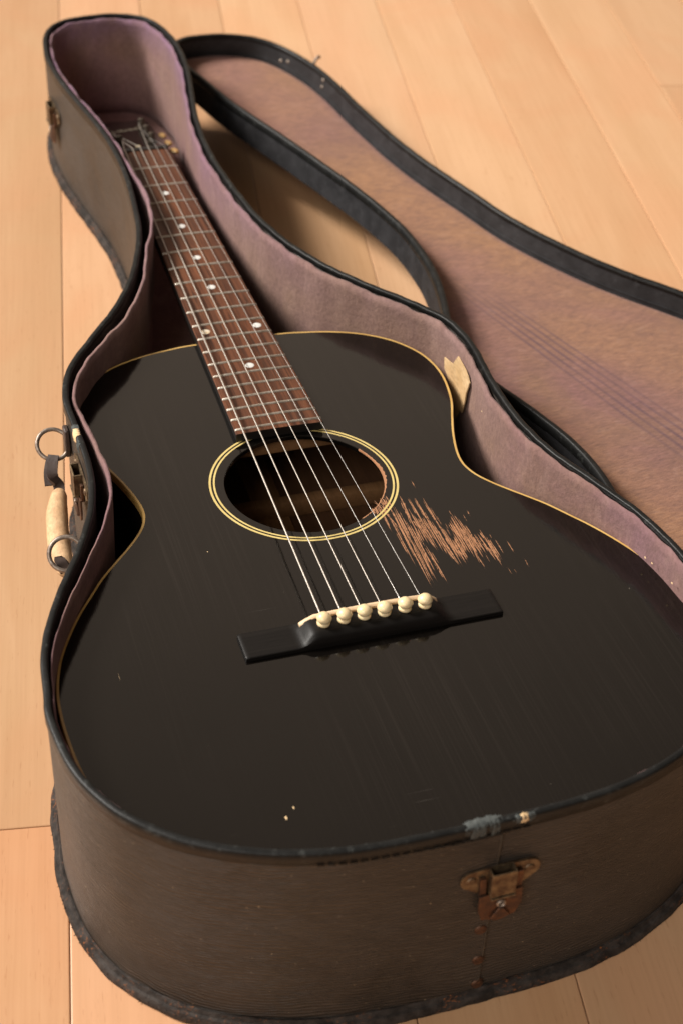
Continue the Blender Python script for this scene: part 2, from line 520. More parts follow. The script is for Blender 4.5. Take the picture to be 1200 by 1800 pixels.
# ------------------------------------------------------------------ outlines (metres, seen from above)
CASE_OUTLINE = [[0.0,-0.1745],[0.0168,-0.1744],[0.0335,-0.1741],[0.0503,-0.1733],[0.067,-0.1718],[0.0835,-0.1688],[0.0997,-0.1645],[0.1154,-0.1586],[0.1305,-0.1513],[0.1447,-0.1425],[0.1574,-0.1315],[0.1689,-0.1193],[0.1778,-0.1051],[0.1847,-0.0898],[0.189,-0.0737],[0.1914,-0.0571],[0.1925,-0.0403],[0.1907,-0.0237],[0.1894,-0.007],[0.187,0.0096],[0.1834,0.026],[0.1784,0.042],[0.1726,0.0577],[0.1664,0.0733],[0.1602,0.0889],[0.1551,0.1049],[0.1511,0.1212],[0.1489,0.1378],[0.1479,0.1545],[0.1476,0.1713],[0.1482,0.1881],[0.1494,0.2048],[0.1506,0.2215],[0.1511,0.2383],[0.1492,0.2549],[0.1446,0.271],[0.1364,0.2856],[0.127,0.2995],[0.1171,0.3131],[0.107,0.3265],[0.0975,0.3403],[0.0885,0.3545],[0.0805,0.3692],[0.0733,0.3843],[0.0672,0.3999],[0.0622,0.4159],[0.0578,0.4321],[0.0542,0.4485],[0.0517,0.4651],[0.0498,0.4817],[0.0482,0.4984],[0.0468,0.5152],[0.0457,0.5319],[0.045,0.5486],[0.0448,0.5654],[0.0451,0.5822],[0.046,0.5989],[0.0473,0.6157],[0.0491,0.6323],[0.0515,0.6489],[0.0541,0.6655],[0.0569,0.682],[0.0597,0.6986],[0.0623,0.7151],[0.0646,0.7318],[0.0664,0.7484],[0.0676,0.7652],[0.0682,0.7819],[0.0678,0.7987],[0.0661,0.8154],[0.0637,0.832],[0.059,0.8481],[0.0509,0.8626],[0.0377,0.8729],[0.0218,0.8781],[0.0051,0.879],[-0.0116,0.8778],[-0.0273,0.8722],[-0.0401,0.8616],[-0.0479,0.8468],[-0.0523,0.8306],[-0.0547,0.814],[-0.0563,0.7973],[-0.0566,0.7806],[-0.0559,0.7638],[-0.0547,0.7471],[-0.0528,0.7304],[-0.0505,0.7138],[-0.0479,0.6972],[-0.0451,0.6807],[-0.0423,0.6642],[-0.0396,0.6476],[-0.0373,0.631],[-0.0355,0.6143],[-0.0343,0.5976],[-0.0335,0.5808],[-0.0332,0.5641],[-0.0334,0.5473],[-0.0341,0.5305],[-0.0353,0.5138],[-0.0367,0.4971],[-0.0384,0.4804],[-0.0402,0.4637],[-0.0428,0.4472],[-0.0465,0.4308],[-0.051,0.4146],[-0.0559,0.3986],[-0.0617,0.3829],[-0.0684,0.3675],[-0.0761,0.3526],[-0.0847,0.3382],[-0.0939,0.3242],[-0.1037,0.3105],[-0.113,0.2966],[-0.1219,0.2824],[-0.1291,0.2673],[-0.1334,0.2511],[-0.1353,0.2345],[-0.1349,0.2177],[-0.1343,0.2009],[-0.1337,0.1842],[-0.1339,0.1674],[-0.1349,0.1507],[-0.1375,0.1341],[-0.1414,0.1178],[-0.147,0.102],[-0.1535,0.0865],[-0.1608,0.0715],[-0.1681,0.0564],[-0.1751,0.0411],[-0.1813,0.0255],[-0.1862,0.0095],[-0.1894,-0.007],[-0.1907,-0.0237],[-0.1925,-0.0403],[-0.1914,-0.0571],[-0.189,-0.0737],[-0.1847,-0.0898],[-0.1778,-0.1051],[-0.1689,-0.1193],[-0.1574,-0.1315],[-0.1447,-0.1425],[-0.1305,-0.1513],[-0.1154,-0.1586],[-0.0997,-0.1645],[-0.0835,-0.1688],[-0.067,-0.1718],[-0.0503,-0.1733],[-0.0335,-0.1741],[-0.0168,-0.1744]]
LID_OUTLINE = [[0.0,-0.1756],[0.017,-0.1755],[0.0341,-0.1751],[0.0511,-0.1743],[0.068,-0.1727],[0.0847,-0.1696],[0.1011,-0.1651],[0.117,-0.1589],[0.1322,-0.1513],[0.1465,-0.142],[0.1592,-0.1307],[0.1704,-0.1179],[0.1791,-0.1032],[0.1857,-0.0876],[0.1896,-0.071],[0.1917,-0.0541],[0.1924,-0.0371],[0.1905,-0.0202],[0.189,-0.0033],[0.1857,0.0134],[0.1811,0.0298],[0.1752,0.0458],[0.1686,0.0615],[0.1616,0.077],[0.1551,0.0927],[0.1494,0.1088],[0.1451,0.1252],[0.1424,0.1421],[0.141,0.159],[0.1406,0.1761],[0.1409,0.1931],[0.1408,0.2101],[0.1389,0.227],[0.1359,0.2436],[0.1339,0.2605],[0.1287,0.2767],[0.1208,0.2918],[0.1123,0.3065],[0.1033,0.321],[0.0951,0.3359],[0.0876,0.3512],[0.0811,0.3669],[0.0754,0.383],[0.0704,0.3992],[0.0661,0.4157],[0.0625,0.4324],[0.0598,0.4492],[0.0586,0.4661],[0.0584,0.4832],[0.058,0.5002],[0.0573,0.5172],[0.0565,0.5342],[0.056,0.5512],[0.056,0.5683],[0.0565,0.5853],[0.0575,0.6023],[0.059,0.6192],[0.0611,0.6361],[0.0636,0.653],[0.066,0.6698],[0.0686,0.6867],[0.0716,0.7034],[0.075,0.7201],[0.0783,0.7368],[0.081,0.7536],[0.083,0.7705],[0.0844,0.7875],[0.0841,0.8045],[0.0823,0.8215],[0.0795,0.8382],[0.0738,0.8543],[0.0642,0.8682],[0.0501,0.8776],[0.0339,0.8827],[0.017,0.8843],[-0.0,0.8835],[-0.0169,0.8818],[-0.0335,0.878],[-0.0493,0.8717],[-0.0632,0.862],[-0.0731,0.8482],[-0.0802,0.8328],[-0.083,0.816],[-0.0836,0.799],[-0.0807,0.7823],[-0.0776,0.7656],[-0.0752,0.7487],[-0.072,0.732],[-0.0686,0.7153],[-0.0649,0.6987],[-0.0616,0.682],[-0.0586,0.6652],[-0.0565,0.6483],[-0.0551,0.6314],[-0.0543,0.6144],[-0.0535,0.5974],[-0.0526,0.5804],[-0.0518,0.5633],[-0.0514,0.5463],[-0.0512,0.5293],[-0.0515,0.5123],[-0.0522,0.4953],[-0.0536,0.4783],[-0.0554,0.4614],[-0.0586,0.4446],[-0.0629,0.4282],[-0.068,0.4119],[-0.0737,0.3959],[-0.0805,0.3803],[-0.088,0.365],[-0.0963,0.3501],[-0.1051,0.3355],[-0.1143,0.3212],[-0.1236,0.3069],[-0.1322,0.2923],[-0.1398,0.277],[-0.1441,0.2606],[-0.1457,0.2437],[-0.1456,0.2267],[-0.144,0.2097],[-0.1422,0.1928],[-0.1409,0.1758],[-0.1404,0.1588],[-0.1412,0.1418],[-0.1435,0.1249],[-0.1477,0.1084],[-0.1533,0.0923],[-0.1599,0.0766],[-0.1668,0.0611],[-0.1733,0.0453],[-0.1792,0.0294],[-0.1847,0.0132],[-0.1887,-0.0033],[-0.1904,-0.0202],[-0.1924,-0.0371],[-0.1917,-0.0541],[-0.1896,-0.071],[-0.1857,-0.0876],[-0.1791,-0.1032],[-0.1704,-0.1179],[-0.1592,-0.1307],[-0.1465,-0.142],[-0.1322,-0.1513],[-0.117,-0.1589],[-0.1011,-0.1651],[-0.0847,-0.1696],[-0.068,-0.1727],[-0.0511,-0.1743],[-0.0341,-0.1751],[-0.017,-0.1755]]

def smooth01(a, b, x):
    t = np.clip((np.asarray(x, float) - a) / (b - a), 0, 1)
    return t * t * (3 - 2 * t)

# ================================================================== GUITAR CASE
case = empty('guitar_case')
tag(case, 'old brown fibreboard guitar case lying open with purple plush lining', 'guitar case')
N = 480
CO = resample(dense(CASE_OUTLINE, 6), N)
CN = normals2(CO)
for _ in range(6):
    CN = (np.roll(CN, 1, 0) + CN * 2 + np.roll(CN, -1, 0)); CN /= np.linalg.norm(CN, axis=1)[:, None]
CTOP = np.interp(CO[:, 1], [-.18, .88], [.1405, .1095])     # rim height follows the slope of the case
FLARE = .007 * (1 - smooth01(-.16, -.02, CO[:, 1]))          # the tail end leans out towards the floor
ang = np.linspace(0, 2 * math.pi, N, endpoint=False)

def cloop(off, z, zrel=None):
    """outline pushed outward by off, at height z (array or number)"""
    z = np.broadcast_to(np.asarray(z, float), (N,))
    o = np.broadcast_to(np.asarray(off, float), (N,)) + FLARE * (1 - z / CTOP)
    p = CO + CN * o[:, None]
    return np.c_[p, z]

def cpos(x, y):
    """index of the outline point nearest to x,y"""
    return int(np.argmin(((CO - (x, y)) ** 2).sum(1)))

WT = .0032
loops = [cloop(0, .003)] + [cloop(0, CTOP * t) for t in (.25, .5, .75)] + [cloop(0, CTOP - .001), cloop(-WT, CTOP - .001), cloop(-WT, .006)]
v, f = loft(loops, closed_section=True)
sharpen(mesh_obj('shell', v, f, M_SHELL, case), 50)

# bottom panel
bm = bmesh.new()
prism(bm, [tuple(p[:2]) for p in cloop(.0012, .0)], .0012, .0065)
bm_obj('bottom_panel', bm, M_SHELL, case)
bm = bmesh.new()
prism(bm, [tuple(p[:2]) for p in cloop(-WT - .0015, .0)], .0066, .0078)
bm_obj('floor_lining', bm, M_FELT, case)

# plush lining: a thin sheet standing a little off the wall, pulled away at the left waist and left of the neck
def bump_at(x, y, width, amp):
    i = cpos(x, y)
    d = np.abs(np.arange(N) - i); d = np.minimum(d, N - d) / N
    L = np.linalg.norm(np.roll(CO, -1, 0) - CO, axis=1).sum()
    return amp * np.exp(-((d * L) / width) ** 2)
pull = bump_at(-.166, .062, .07, .0032) + bump_at(-.10, .315, .06, .0022) + bump_at(-.134, .150, .058, .0058) + bump_at(-.037, .49, .05, .0075) + bump_at(-.075, .36, .05, .0035)
neckish = smooth01(.08, .16, CO[:, 1])
ins = WT + .0004 + neckish * .0018 + pull
ripple = (.0004 * np.sin(ang * 37) + .0003 * np.sin(ang * 83 + 1)) * neckish
frs = np.array([0, .12, .3, .5, .7, .85, .94, 1.0])
ltop = CTOP - .0028 + .0006 * np.sin(ang * 61) + .0004 * np.sin(ang * 143)
inner, outer, tints = [], [], []
for t in frs:
    z = .0078 + (ltop - .0078) * t
    w = ins * (1 if t > .3 else .75) + ripple - pull * (1 - t) * .4
    th = .0008 + .0014 * neckish
    inner.append(cloop(-(w + th), z)); outer.append(cloop(-w, z))
    tints.append(np.full(N, max(0, (t - .72) / .28)) * (.25 + .75 * smooth01(.3, .75, CO[:, 1])))
loops = inner + outer[::-1]
v, f = loft(loops, closed_section=True)
lin = mesh_obj('lining', v, f, M_FELT, case)
at = lin.data.attributes.new('tint', 'FLOAT', 'POINT')
at.data.foreach_set('value', np.concatenate(tints + tints[::-1]).astype(np.float32))

# rim binding: a leather strip folded over the edge of the wall
jit = .00012 * np.sin(ang * 53) + .0001 * np.sin(ang * 131 + 2) + rng.normal(0, .00006, N)
sec = [(.0002, -.0085), (.0008, -.0081), (.0009, -.0022), (.0006, -.0004), (-.0002, .0001), (-.0018, .0002), (-.0030, .0000), (-.0032, -.0006), (-.0039, -.0032), (-.0033, -.0034)]
loops = [cloop(o + (jit * .5 if k not in (0, 9) else 0), CTOP + dz + (jit if k > 2 else 0)) for k, (o, dz) in enumerate(sec)]
v, f = loft(loops, closed_section=True)
mesh_obj('rim_binding', v, f, M_RIM, case)

# stitches of the rim binding along the tail
bm = bmesh.new()
ii = [i for i in range(N) if CO[i, 1] < -.15 and -.085 < CO[i, 0] < .03]
L0 = cloop(.0010, CTOP - .0078)
ii.sort(key=lambda i: CO[i, 0])
for a, b in zip(ii[:-1], ii[1:]):
    p, q = L0[a], L0[b]
    q = p + (q - p) * .68
    up = np.array([0, 0, .0004]); out = np.r_[CN[a], 0] * .0004
    vs = [bm.verts.new(x) for x in (p - up, q - up, q + up, p + up, p - up + out, q - up + out, q + up + out, p + up + out)]
    for fc in ((0, 1, 2, 3), (4, 5, 6, 7), (0, 1, 5, 4), (2, 3, 7, 6), (1, 2, 6, 5), (0, 3, 7, 4)):
        bm.faces.new([vs[k] for k in fc])
tag(bm_obj('rim_stitching', bm, M_RIM, case, smooth=False), kind='stuff')

# base trim: thick raw-edged leather round the foot of the wall
r1 = rng.normal(0, 1, N); r1 = (r1 + np.roll(r1, 1) * .5) / 1.1
e = .00028 * r1
sec = [(.0002, .0092), (.0014, .0094), (.0020, .0084), (.0026, .0070), (.0042, .0066), (.0050, .0052), (.0053, .0022), (.0049, .0005), (.0005, .0004)]
loops = [cloop(o + (e if 1 < k < 8 else 0), z + (e * .5 if 0 < k < 6 else 0)) for k, (o, z) in enumerate(sec)]
v, f = loft(loops, closed_section=True)
sharpen(mesh_obj('base_trim', v, f, M_TRIM, case), 40)
# ragged fibres at the edge of the trim
bm = bmesh.new()
for i in range(0, N):
    for _ in range(2):
        if random.random() < .45: continue
        z = random.uniform(.001, .0060)
        p = np.r_[CO[i] + CN[i] * (.0050 + FLARE[i]), z]
        d = np.r_[CN[i], random.uniform(-.5, .5)] * random.uniform(.0004, .0013)
        s = np.r_[-CN[i][1], CN[i][0], 0] * random.uniform(.0002, .0006)
        a = [bm.verts.new(x) for x in (p - s, p + s, p + d + (0, 0, .0003), p + (0, 0, .0008))]
        for fc in ((0, 1, 2), (1, 3, 2), (3, 0, 2)):
            bm.faces.new([a[k] for k in fc])
tag(bm_obj('trim_fibres', bm, M_TRIM, case, smooth=False), kind='stuff')

# the lap of the wall sheet at the tail: the left end lies over the right one
def lapstrip(zf, off):
    out = []
    for t in np.linspace(0, 1, 24):
        x = -.062 + (.0093 - .0035 * (1 - zf) + .062) * t
        k = cpos(x, -.1744)
        y = np.interp(x, [CO[(k - 1) % N, 0], CO[k, 0], CO[(k + 1) % N, 0]], [CO[(k - 1) % N, 1], CO[k, 1], CO[(k + 1) % N, 1]])
        z = .0095 + (CTOP[k] - .0086 - .0095) * zf
        fl = FLARE[k] * (1 - z / CTOP[k])
        p = np.array([x, y]) + CN[k] * (fl + .0001 + off * smooth01(0, .75, t))
        out.append((p[0], p[1], z))
    return np.array(out)
zs = np.linspace(0, 1, 12)
Fr = [lapstrip(z, .0015) for z in zs]
Bk = [lapstrip(z, 0) for z in zs]
v, f = loft(Fr + Bk[::-1], closed_loop=False, closed_section=True)
sharpen(mesh_obj('lap_seam', v, f, M_SHELL, case), 40)
v, f = tube_points([p[-1] + (0, 0, 0) for p in Fr], .0003, 8)
mesh_obj('lap_edge', v, f, M_GRIP if False else M_LAP, case)

def frame_on_wall(i, z, off=0.0):
    """matrix: local x runs along the wall to the right seen from outside, local y up, local z outward"""
    n = np.r_[CN[i], 0.0]
    fl = FLARE[i] * (1 - z / CTOP[i])
    tilt = FLARE[i] / CTOP[i]
    up = np.array([-n[0] * tilt, -n[1] * tilt, 1.0]); up /= np.linalg.norm(up)
    w = n - up * (n @ up); w /= np.linalg.norm(w)
    u = np.cross(up, w)
    p = np.r_[CO[i] + CN[i] * (fl + off), z]
    return Matrix([[u[0], up[0], w[0], p[0]], [u[1], up[1], w[1], p[1]], [u[2], up[2], w[2], p[2]], [0, 0, 0, 1]])

def child(o, parent, M=None):
    o.parent = parent
    if M is not None: o.matrix_local = M
    return o

rv, rf = lathe([(0, .0011), (.0016, .0010), (.0030, .0006), (.0032, .0001), (.0039, -.0006)], 18)
for x, z in ((.0036, .0600), (.0042, .0345), (.0052, .0135)):
    i = cpos(x, -.1744)
    o = sharpen(mesh_obj('rivet', rv[::-1] if False else rv, rf, M_LEVER, case))
    M = frame_on_wall(i, z, .0018)
    M.translation.x += x - CO[i, 0]
    o.matrix_local = M

# ---- draw latches
def arc(cx, cy, r, a0, a1, n):
    return [(cx + r * math.cos(a), cy + r * math.sin(a)) for a in np.linspace(a0, a1, n)]
def make_latch():
    pl = bmesh.new()
    poly = (arc(-.0155, .0015, .0062, math.radians(95), math.radians(245), 8) +
            [(-.0125, -.0085), (-.006, -.013), (.006, -.013), (.0125, -.0085)] +
            arc(.0155, .0015, .0062, math.radians(-65), math.radians(85), 8) + [(.007, .0082), (-.007, .0082)])
    prism(pl, poly, 0, .0012)
    plate = bm_obj('latch', pl, M_BRASS, case)
    # upright catch with an open, dark mouth on top
    cb = bmesh.new()
    def ringbox(x0, x1, y0, y1, z0, z1, t):
        prism(cb, [(x0, y0), (x1, y0), (x1, y1), (x0, y1)], z1 - t, z1)
        prism(cb, [(x0, y0), (x0 + t, y0), (x0 + t, y1), (x0, y1)], z0, z1 - t)
        prism(cb, [(x1 - t, y0), (x1, y0), (x1, y1), (x1 - t, y1)], z0, z1 - t)
    ringbox(-.0068, .0068, -.0085, .0085, .0012, .0068, .0010)
    prism(cb, [(-.0068, -.0097), (.0068, -.0097), (.0068, -.0086), (-.0068, -.0086)], .004, .0078)
    bmesh.ops.bevel(cb, geom=cb.edges[:], offset=.00025, segments=1, affect='EDGES')
    catch = bm_obj('catch', cb, M_BRASS, plate)
    # forked lever hanging below, with a hollow eyelet and a bent tip
    lv = bmesh.new()
    prism(lv, [(-.0118, .0035), (-.0085, .0035), (-.0078, -.0115), (-.0085, -.0125), (-.0115, -.0100)], .0016, .0034)
    prism(lv, [(.0118, .0035), (.0115, -.0100), (.0085, -.0125), (.0078, -.0115), (.0085, .0035)], .0016, .0034)
    prism(lv, [(-.0119, -.0085), (.0119, -.0085), (.0119, -.0200), (.0088, -.0275), (.0066, -.0275), (.0020, -.0300), (-.0020, -.0300), (-.0066, -.0275), (-.0095, -.0275), (-.0119, -.0200)], .0034, .0046)
    prism(lv, [(-.0056, -.0260), (.0056, -.0260), (.0012, -.0190), (-.0012, -.0190)], .0046, .0062)
    bmesh.ops.bevel(lv, geom=lv.edges[:], offset=.0002, segments=1, affect='EDGES')
    lever = bm_obj('lever', lv, M_LEVER, plate)
    ev, ef = lathe([(.0024, 0), (.0026, .0012), (.0020, .0018), (.0015, .0012), (.0013, -.0004)], 16)
    ey = sharpen(mesh_obj('eyelet', ev, ef, M_STEEL, plate)); ey.location = (0, -.0158, .0046)
    for sx in (-1, 1):
        r = sharpen(mesh_obj('rivet', rv * .78, rf, M_BRASS, plate)); r.location = (sx * .0158, .0015, .0015)
    return plate
latch = make_latch()
def copy_tree(o, parent):
    c = o.copy(); link(c, parent)
    c.matrix_parent_inverse = Matrix.Identity(4)
    for ch in list(o.children):
        copy_tree(ch, c)
    return c
i = cpos(.0105, -.1744)
M = frame_on_wall(i, .1015, .0018); M.translation.x += .0105 - CO[i, 0]
latch.matrix_local = M
l2 = copy_tree(latch, case)
M = frame_on_wall(cpos(-.1342, .186), .1035, .0006); l2.matrix_local = M
l3 = copy_tree(latch, case)
l3.matrix_local = frame_on_wall(cpos(-.0557, .762), .0700, .0004)

# ---- carrying handle on the left side: two rings on brackets, strap ends and a bare rawhide grip
hd = empty('carrying_handle', case)
def torus(R, r, seg=30, sub=10):
    a = np.linspace(0, 2 * math.pi, seg, endpoint=False)
    loops = []
    for t in a:
        b = np.linspace(0, 2 * math.pi, sub, endpoint=False)
        loops.append(np.stack([(R + r * np.cos(b)) * math.cos(t), (R + r * np.cos(b)) * math.sin(t), r * np.sin(b)], 1))
    return loft(loops, closed_section=True)
tv, tf = torus(.0105, .00145)
RING1 = np.array([-.1462, .2285, .1000]); RING2 = np.array([-.1560, .1240, .0955])
for nm, p, rot in (('ring', RING1, (math.radians(38), 0, math.radians(6))), ('ring', RING2, (math.radians(46), math.radians(14), math.radians(-18)))):
    o = mesh_obj(nm, tv, tf, M_STEEL, hd); o.location = p; o.rotation_euler = rot
for (x, y, z) in ((-.1353, .2285, .1030), (-.1400, .1235, .0985)):
    i = cpos(x, y)
    bm = bmesh.new()
    prism(bm, [(-.004, -.011), (.004, -.011), (.0055, 0), (.004, .011), (-.004, .011), (-.0055, 0)], 0, .0035)
    bmesh.ops.bevel(bm, geom=bm.edges[:], offset=.0008, segments=1, affect='EDGES')
    o = bm_obj('bracket', bm, M_STRAP, hd)
    o.matrix_local = frame_on_wall(i, z, .0002)
g0 = np.array([-.1480, .2000, .0830]); g1 = np.array([-.1565, .1280, .0750])
def flat_strap(pts, w, t):
    pts = np.array(pts); d = np.gradient(pts, axis=0); d /= np.linalg.norm(d, axis=1)[:, None]
    side = np.cross(d, (0, 0, 1.0)); side /= np.linalg.norm(side, axis=1)[:, None]
    up = np.cross(side, d)
    ls = [pts + side * a + up * b for a, b in ((-w, -t), (w, -t), (w, t), (-w, t))]
    return loft(ls, closed_loop=False, closed_section=True)
s1 = dense([RING1 + (-.001, -.0080, -.0030), RING1 + (-.003, -.013, -.0055), RING1 + (-.0045, -.021, -.0095), g0 + (.0003, .0035, .0015), g0 + (-.002, -.008, -.001)], 6, False)
v, f = flat_strap(s1, .0036, .0011)
sharpen(mesh_obj('strap', v, f, M_STRAP, hd), 40)
s1b = dense([RING1 + (-.0035, -.0095, -.0045), RING1 + (-.0065, -.016, -.0105), RING1 + (-.0075, -.024, -.0145)], 5, False)
v, f = flat_strap(s1b, .0030, .0007)
sharpen(mesh_obj('strap', v, f, M_STRAP, hd), 40)
s2 = dense([g1 + (.001, .006, .0), g1 + (.002, -.002, .003), RING2 + (-.004, .004, -.007), RING2 + (-.002, -.006, -.009)], 6, False)
v, f = flat_strap(s2, .0034, .0011)
sharpen(mesh_obj('strap', v, f, M_STRAP, hd), 40)
gp = dense([g0, g0 * .72 + g1 * .28 + (-.003, 0, -.001), g0 * .35 + g1 * .65 + (-.003, 0, -.001), g1], 8, False)
gr = np.interp(np.linspace(0, 1, len(gp)), [0, .07, .25, .55, .85, .95, 1], [.0034, .0050, .0068, .0074, .0066, .0048, .0034])
gr = gr * (1 + .03 * np.sin(np.linspace(0, 22, len(gp))))
v, f = tube_points(gp, gr, 16)
mesh_obj('grip', v, f, M_GRIP, hd)

# ---- damage: bare wood at the left waist rim, frayed cloth over the tail rim
CL = np.r_[0, np.cumsum(np.linalg.norm(np.diff(np.r_[CO, CO[:1]], axis=0), axis=1))]
def along(s):
    """point, outward normal and rim height at arc length s"""
    s = s % CL[-1]
    k = np.interp(s, CL, np.arange(N + 1))
    a, t = int(k) % N, k - int(k)
    b = (a + 1) % N
    n = CN[a] * (1 - t) + CN[b] * t
    return CO[a] * (1 - t) + CO[b] * t, n / np.linalg.norm(n), CTOP[a] * (1 - t) + CTOP[b] * t
def patch_on_rim(name, x, y, half, mat, sec, raggle=.0006, n=26):
    s0 = CL[cpos(x, y)]
    loops = [[] for _ in sec]
    for t in np.linspace(-1, 1, n):
        env = (1 - abs(t) ** 3) ** .5 * random.uniform(.95, 1.04) + .02
        p, nn, zt = along(s0 + t * half)
        for L, (o, z) in zip(loops, sec):
            oo = (o + .001) * env - .001 + random.uniform(-raggle, raggle) * env
            zz = (z + .002) * env - .002 + random.uniform(-raggle, raggle) * .6 * env
            L.append(np.r_[p + nn * oo, zt + zz])
    v, f = loft([np.array(L) for L in loops], closed_loop=False)
    return mesh_obj(name, v, f, mat, case)
patch_on_rim('bare_wood_chip', -.1338, .1975, .0062, M_CHIP, [(.0013, -.0060), (.0015, -.0040), (.0010, .0003), (-.0010, .0007), (-.0024, .0005), (-.0030, -.001)], .0003)
patch_on_rim('frayed_cloth', -.1338, .2050, .0042, M_FRAY, [(.0012, -.0030), (.0011, -.0002), (-.0008, .0006), (-.0030, .0004)], .0005)
patch_on_rim('frayed_cloth', -.1338, .1895, .0050, M_FRAY, [(.0013, -.0075), (.0013, -.0040), (.0008, .0003), (.0000, .0005)], .0006)
patch_on_rim('frayed_cloth', -.0005, -.1744, .0130, M_FRAY, [(.0013, -.0075), (.0014, -.0035), (.0008, .0004), (-.0015, .0007), (-.0036, .0006), (-.0050, -.0006)], .0005, 40)
patch_on_rim('frayed_cloth', .0190, -.1744, .0080, M_FRAY, [(.0013, -.0035), (.0013, -.0010), (.0004, .0004), (-.0010, .0006)], .0004)
patch_on_rim('bare_wood_chip', .0215, -.1744, .0032, M_CHIP, [(.0016, -.0035), (.0017, -.0015), (.0006, .0007), (-.001, .0009)], .0004, 12)

# ---- a torn flake of bare cardboard on the right side of the lining
FLAP = [[0.1407, 0.2534, 0.1043], [0.1414, 0.2473, 0.105], [0.142, 0.2414, 0.1062], [0.1422, 0.2387, 0.1115], [0.1423, 0.2363, 0.116], [0.1422, 0.2293, 0.1155], [0.1418, 0.2205, 0.1155], [0.1412, 0.2141, 0.1148], [0.1409, 0.2091, 0.1122], [0.1409, 0.2091, 0.109], [0.141, 0.2111, 0.1023], [0.141, 0.2122, 0.0933], [0.1413, 0.2159, 0.0817], [0.1418, 0.2215, 0.0805], [0.142, 0.2249, 0.0725], [0.1424, 0.2301, 0.0653], [0.1423, 0.2345, 0.068], [0.1423, 0.2387, 0.082], [0.142, 0.2422, 0.088], [0.1415, 0.2479, 0.0925], [0.1408, 0.2519, 0.0958]]
bm = bmesh.new()
FLAP = [[x - .0004 * float(smooth01(.236, .252, y)) - .0008 * float(smooth01(.114, .1055, z)) , y, z] for x, y, z in FLAP]
fa = [bm.verts.new((x - .0006, y, z)) for x, y, z in FLAP]
fb = [bm.verts.new((x + .0004, y, z)) for x, y, z in FLAP]
bm.faces.new(fa); bm.faces.new(fb[::-1])
for k in range(len(fa)):
    bm.faces.new((fa[k - 1], fa[k], fb[k], fb[k - 1]))
bmesh.ops.triangulate(bm, faces=[fc for fc in bm.faces if len(fc.verts) > 4])
tag(bm_obj('torn_lining_flake', bm, M_FLAKE, case, smooth=False), 'cream flake of bare card where the lining is torn')
bm = bmesh.new()
for x, y, z in [[0.1403, 0.2604, 0.1225], [0.1402, 0.1828, 0.107], [0.1792, 0.0094, 0.1142], [0.1803, 0.0026, 0.1152], [0.1827, -0.0189, 0.1175]]:
    s = random.uniform(.0005, .0009)
    bmesh.ops.create_icosphere(bm, subdivisions=1, radius=s, matrix=Matrix.Translation((x, y, z)) @ Matrix.Diagonal((.5, 1.3, .8, 1)))
tag(bm_obj('lining_flecks', bm, M_CHIP, case), kind='stuff')

# ---- lid: a shallow tray lying open on the floor, hinged along the right side
lid = empty('lid', case)
LM = Matrix([[0.9414004642383962, -0.2934321596601572, 0.16632117606879826, 0.37480029400489207],
             [0.2897517696239188, 0.9559698502802461, 0.04653554936789345, 0.06594792470703317],
             [-0.17265305653691634, 0.0043832673133419806, 0.9849729483778324, 0.06074147983080316], [0, 0, 0, 1]])
lid.matrix_local = LM
lid['label'] = 'open lid of the case lying plush side up on the floor'
LO = np.array(LID_OUTLINE)
LO[:, 0] *= 1 - .32 * smooth01(.64, .84, LO[:, 1]) * (LO[:, 0] < 0)
LO = resample(dense(LO, 6), N)
LN = normals2(LO)
for _ in range(6):
    LN = (np.roll(LN, 1, 0) + LN * 2 + np.roll(LN, -1, 0)); LN /= np.linalg.norm(LN, axis=1)[:, None]
LD = .0273
def lloop(off, z):
    off = np.broadcast_to(np.asarray(off, float), (N,))
    return np.c_[LO + LN * off[:, None], np.broadcast_to(np.asarray(z, float), (N,))]
v, f = loft([lloop(0, -LD), lloop(0, -LD * .5), lloop(0, -.0008), lloop(-.003, -.0008), lloop(-.003, -LD + .004)], closed_section=True)
sharpen(mesh_obj('lid_wall', v, f, M_VAL, lid), 50)
bm = bmesh.new()
prism(bm, [tuple(p[:2]) for p in lloop(-.0005, 0)], -LD + .0002, -LD + .0042)
bm_obj('lid_panel', bm, M_SHELL, lid)
v, f = loft([lloop(-.0031, -LD + .0045), lloop(-.0048, -LD + .0050), lloop(-.0046, -LD * .5), lloop(-.0040, -.0016), lloop(-.0030, -.0016)], closed_section=True)
sharpen(mesh_obj('lid_valance', v, f, M_VAL, lid), 50)
v, f = loft([lloop(o, z + jit * .6) for o, z in ((.0002, -.0075), (.0008, -.0070), (.0008, -.0006), (-.0003, .0002), (-.0030, .0002), (-.0042, -.0006), (-.0047, -.0040), (-.0034, -.0042))], closed_section=True)
mesh_obj('lid_binding', v, f, M_RIM, lid)
# seam and stitch line low on the valance
v, f = tube_points(np.r_[lloop(-.0053, -LD + .0098), lloop(-.0053, -LD + .0098)[:1]], .0005, 6, False)
mesh_obj('valance_piping', v, f, M_VAL, lid)
# lining panel with a gently uneven surface and rolled edge
rings = [lloop(-.0050, -LD + .0044), lloop(-.0062, -LD + .0058), lloop(-.0090, -LD + .0064), lloop(-.0150, -LD + .0066)]
for p in rings[2:]:
    p[:, 2] += .0003 * np.sin(p[:, 1] * 60) * np.cos(p[:, 0] * 50)
v, f = loft(rings)
f = list(f) + [tuple(range(3 * N, 4 * N))]
lo = mesh_obj('lid_lining', v, f, M_FELTL, lid)
t = np.r_[np.full(N, .7), np.full(N, .35), np.full(N, .15), np.zeros(N)]
at = lo.data.attributes.new('tint', 'FLOAT', 'POINT'); at.data.foreach_set('value', t.astype(np.float32))
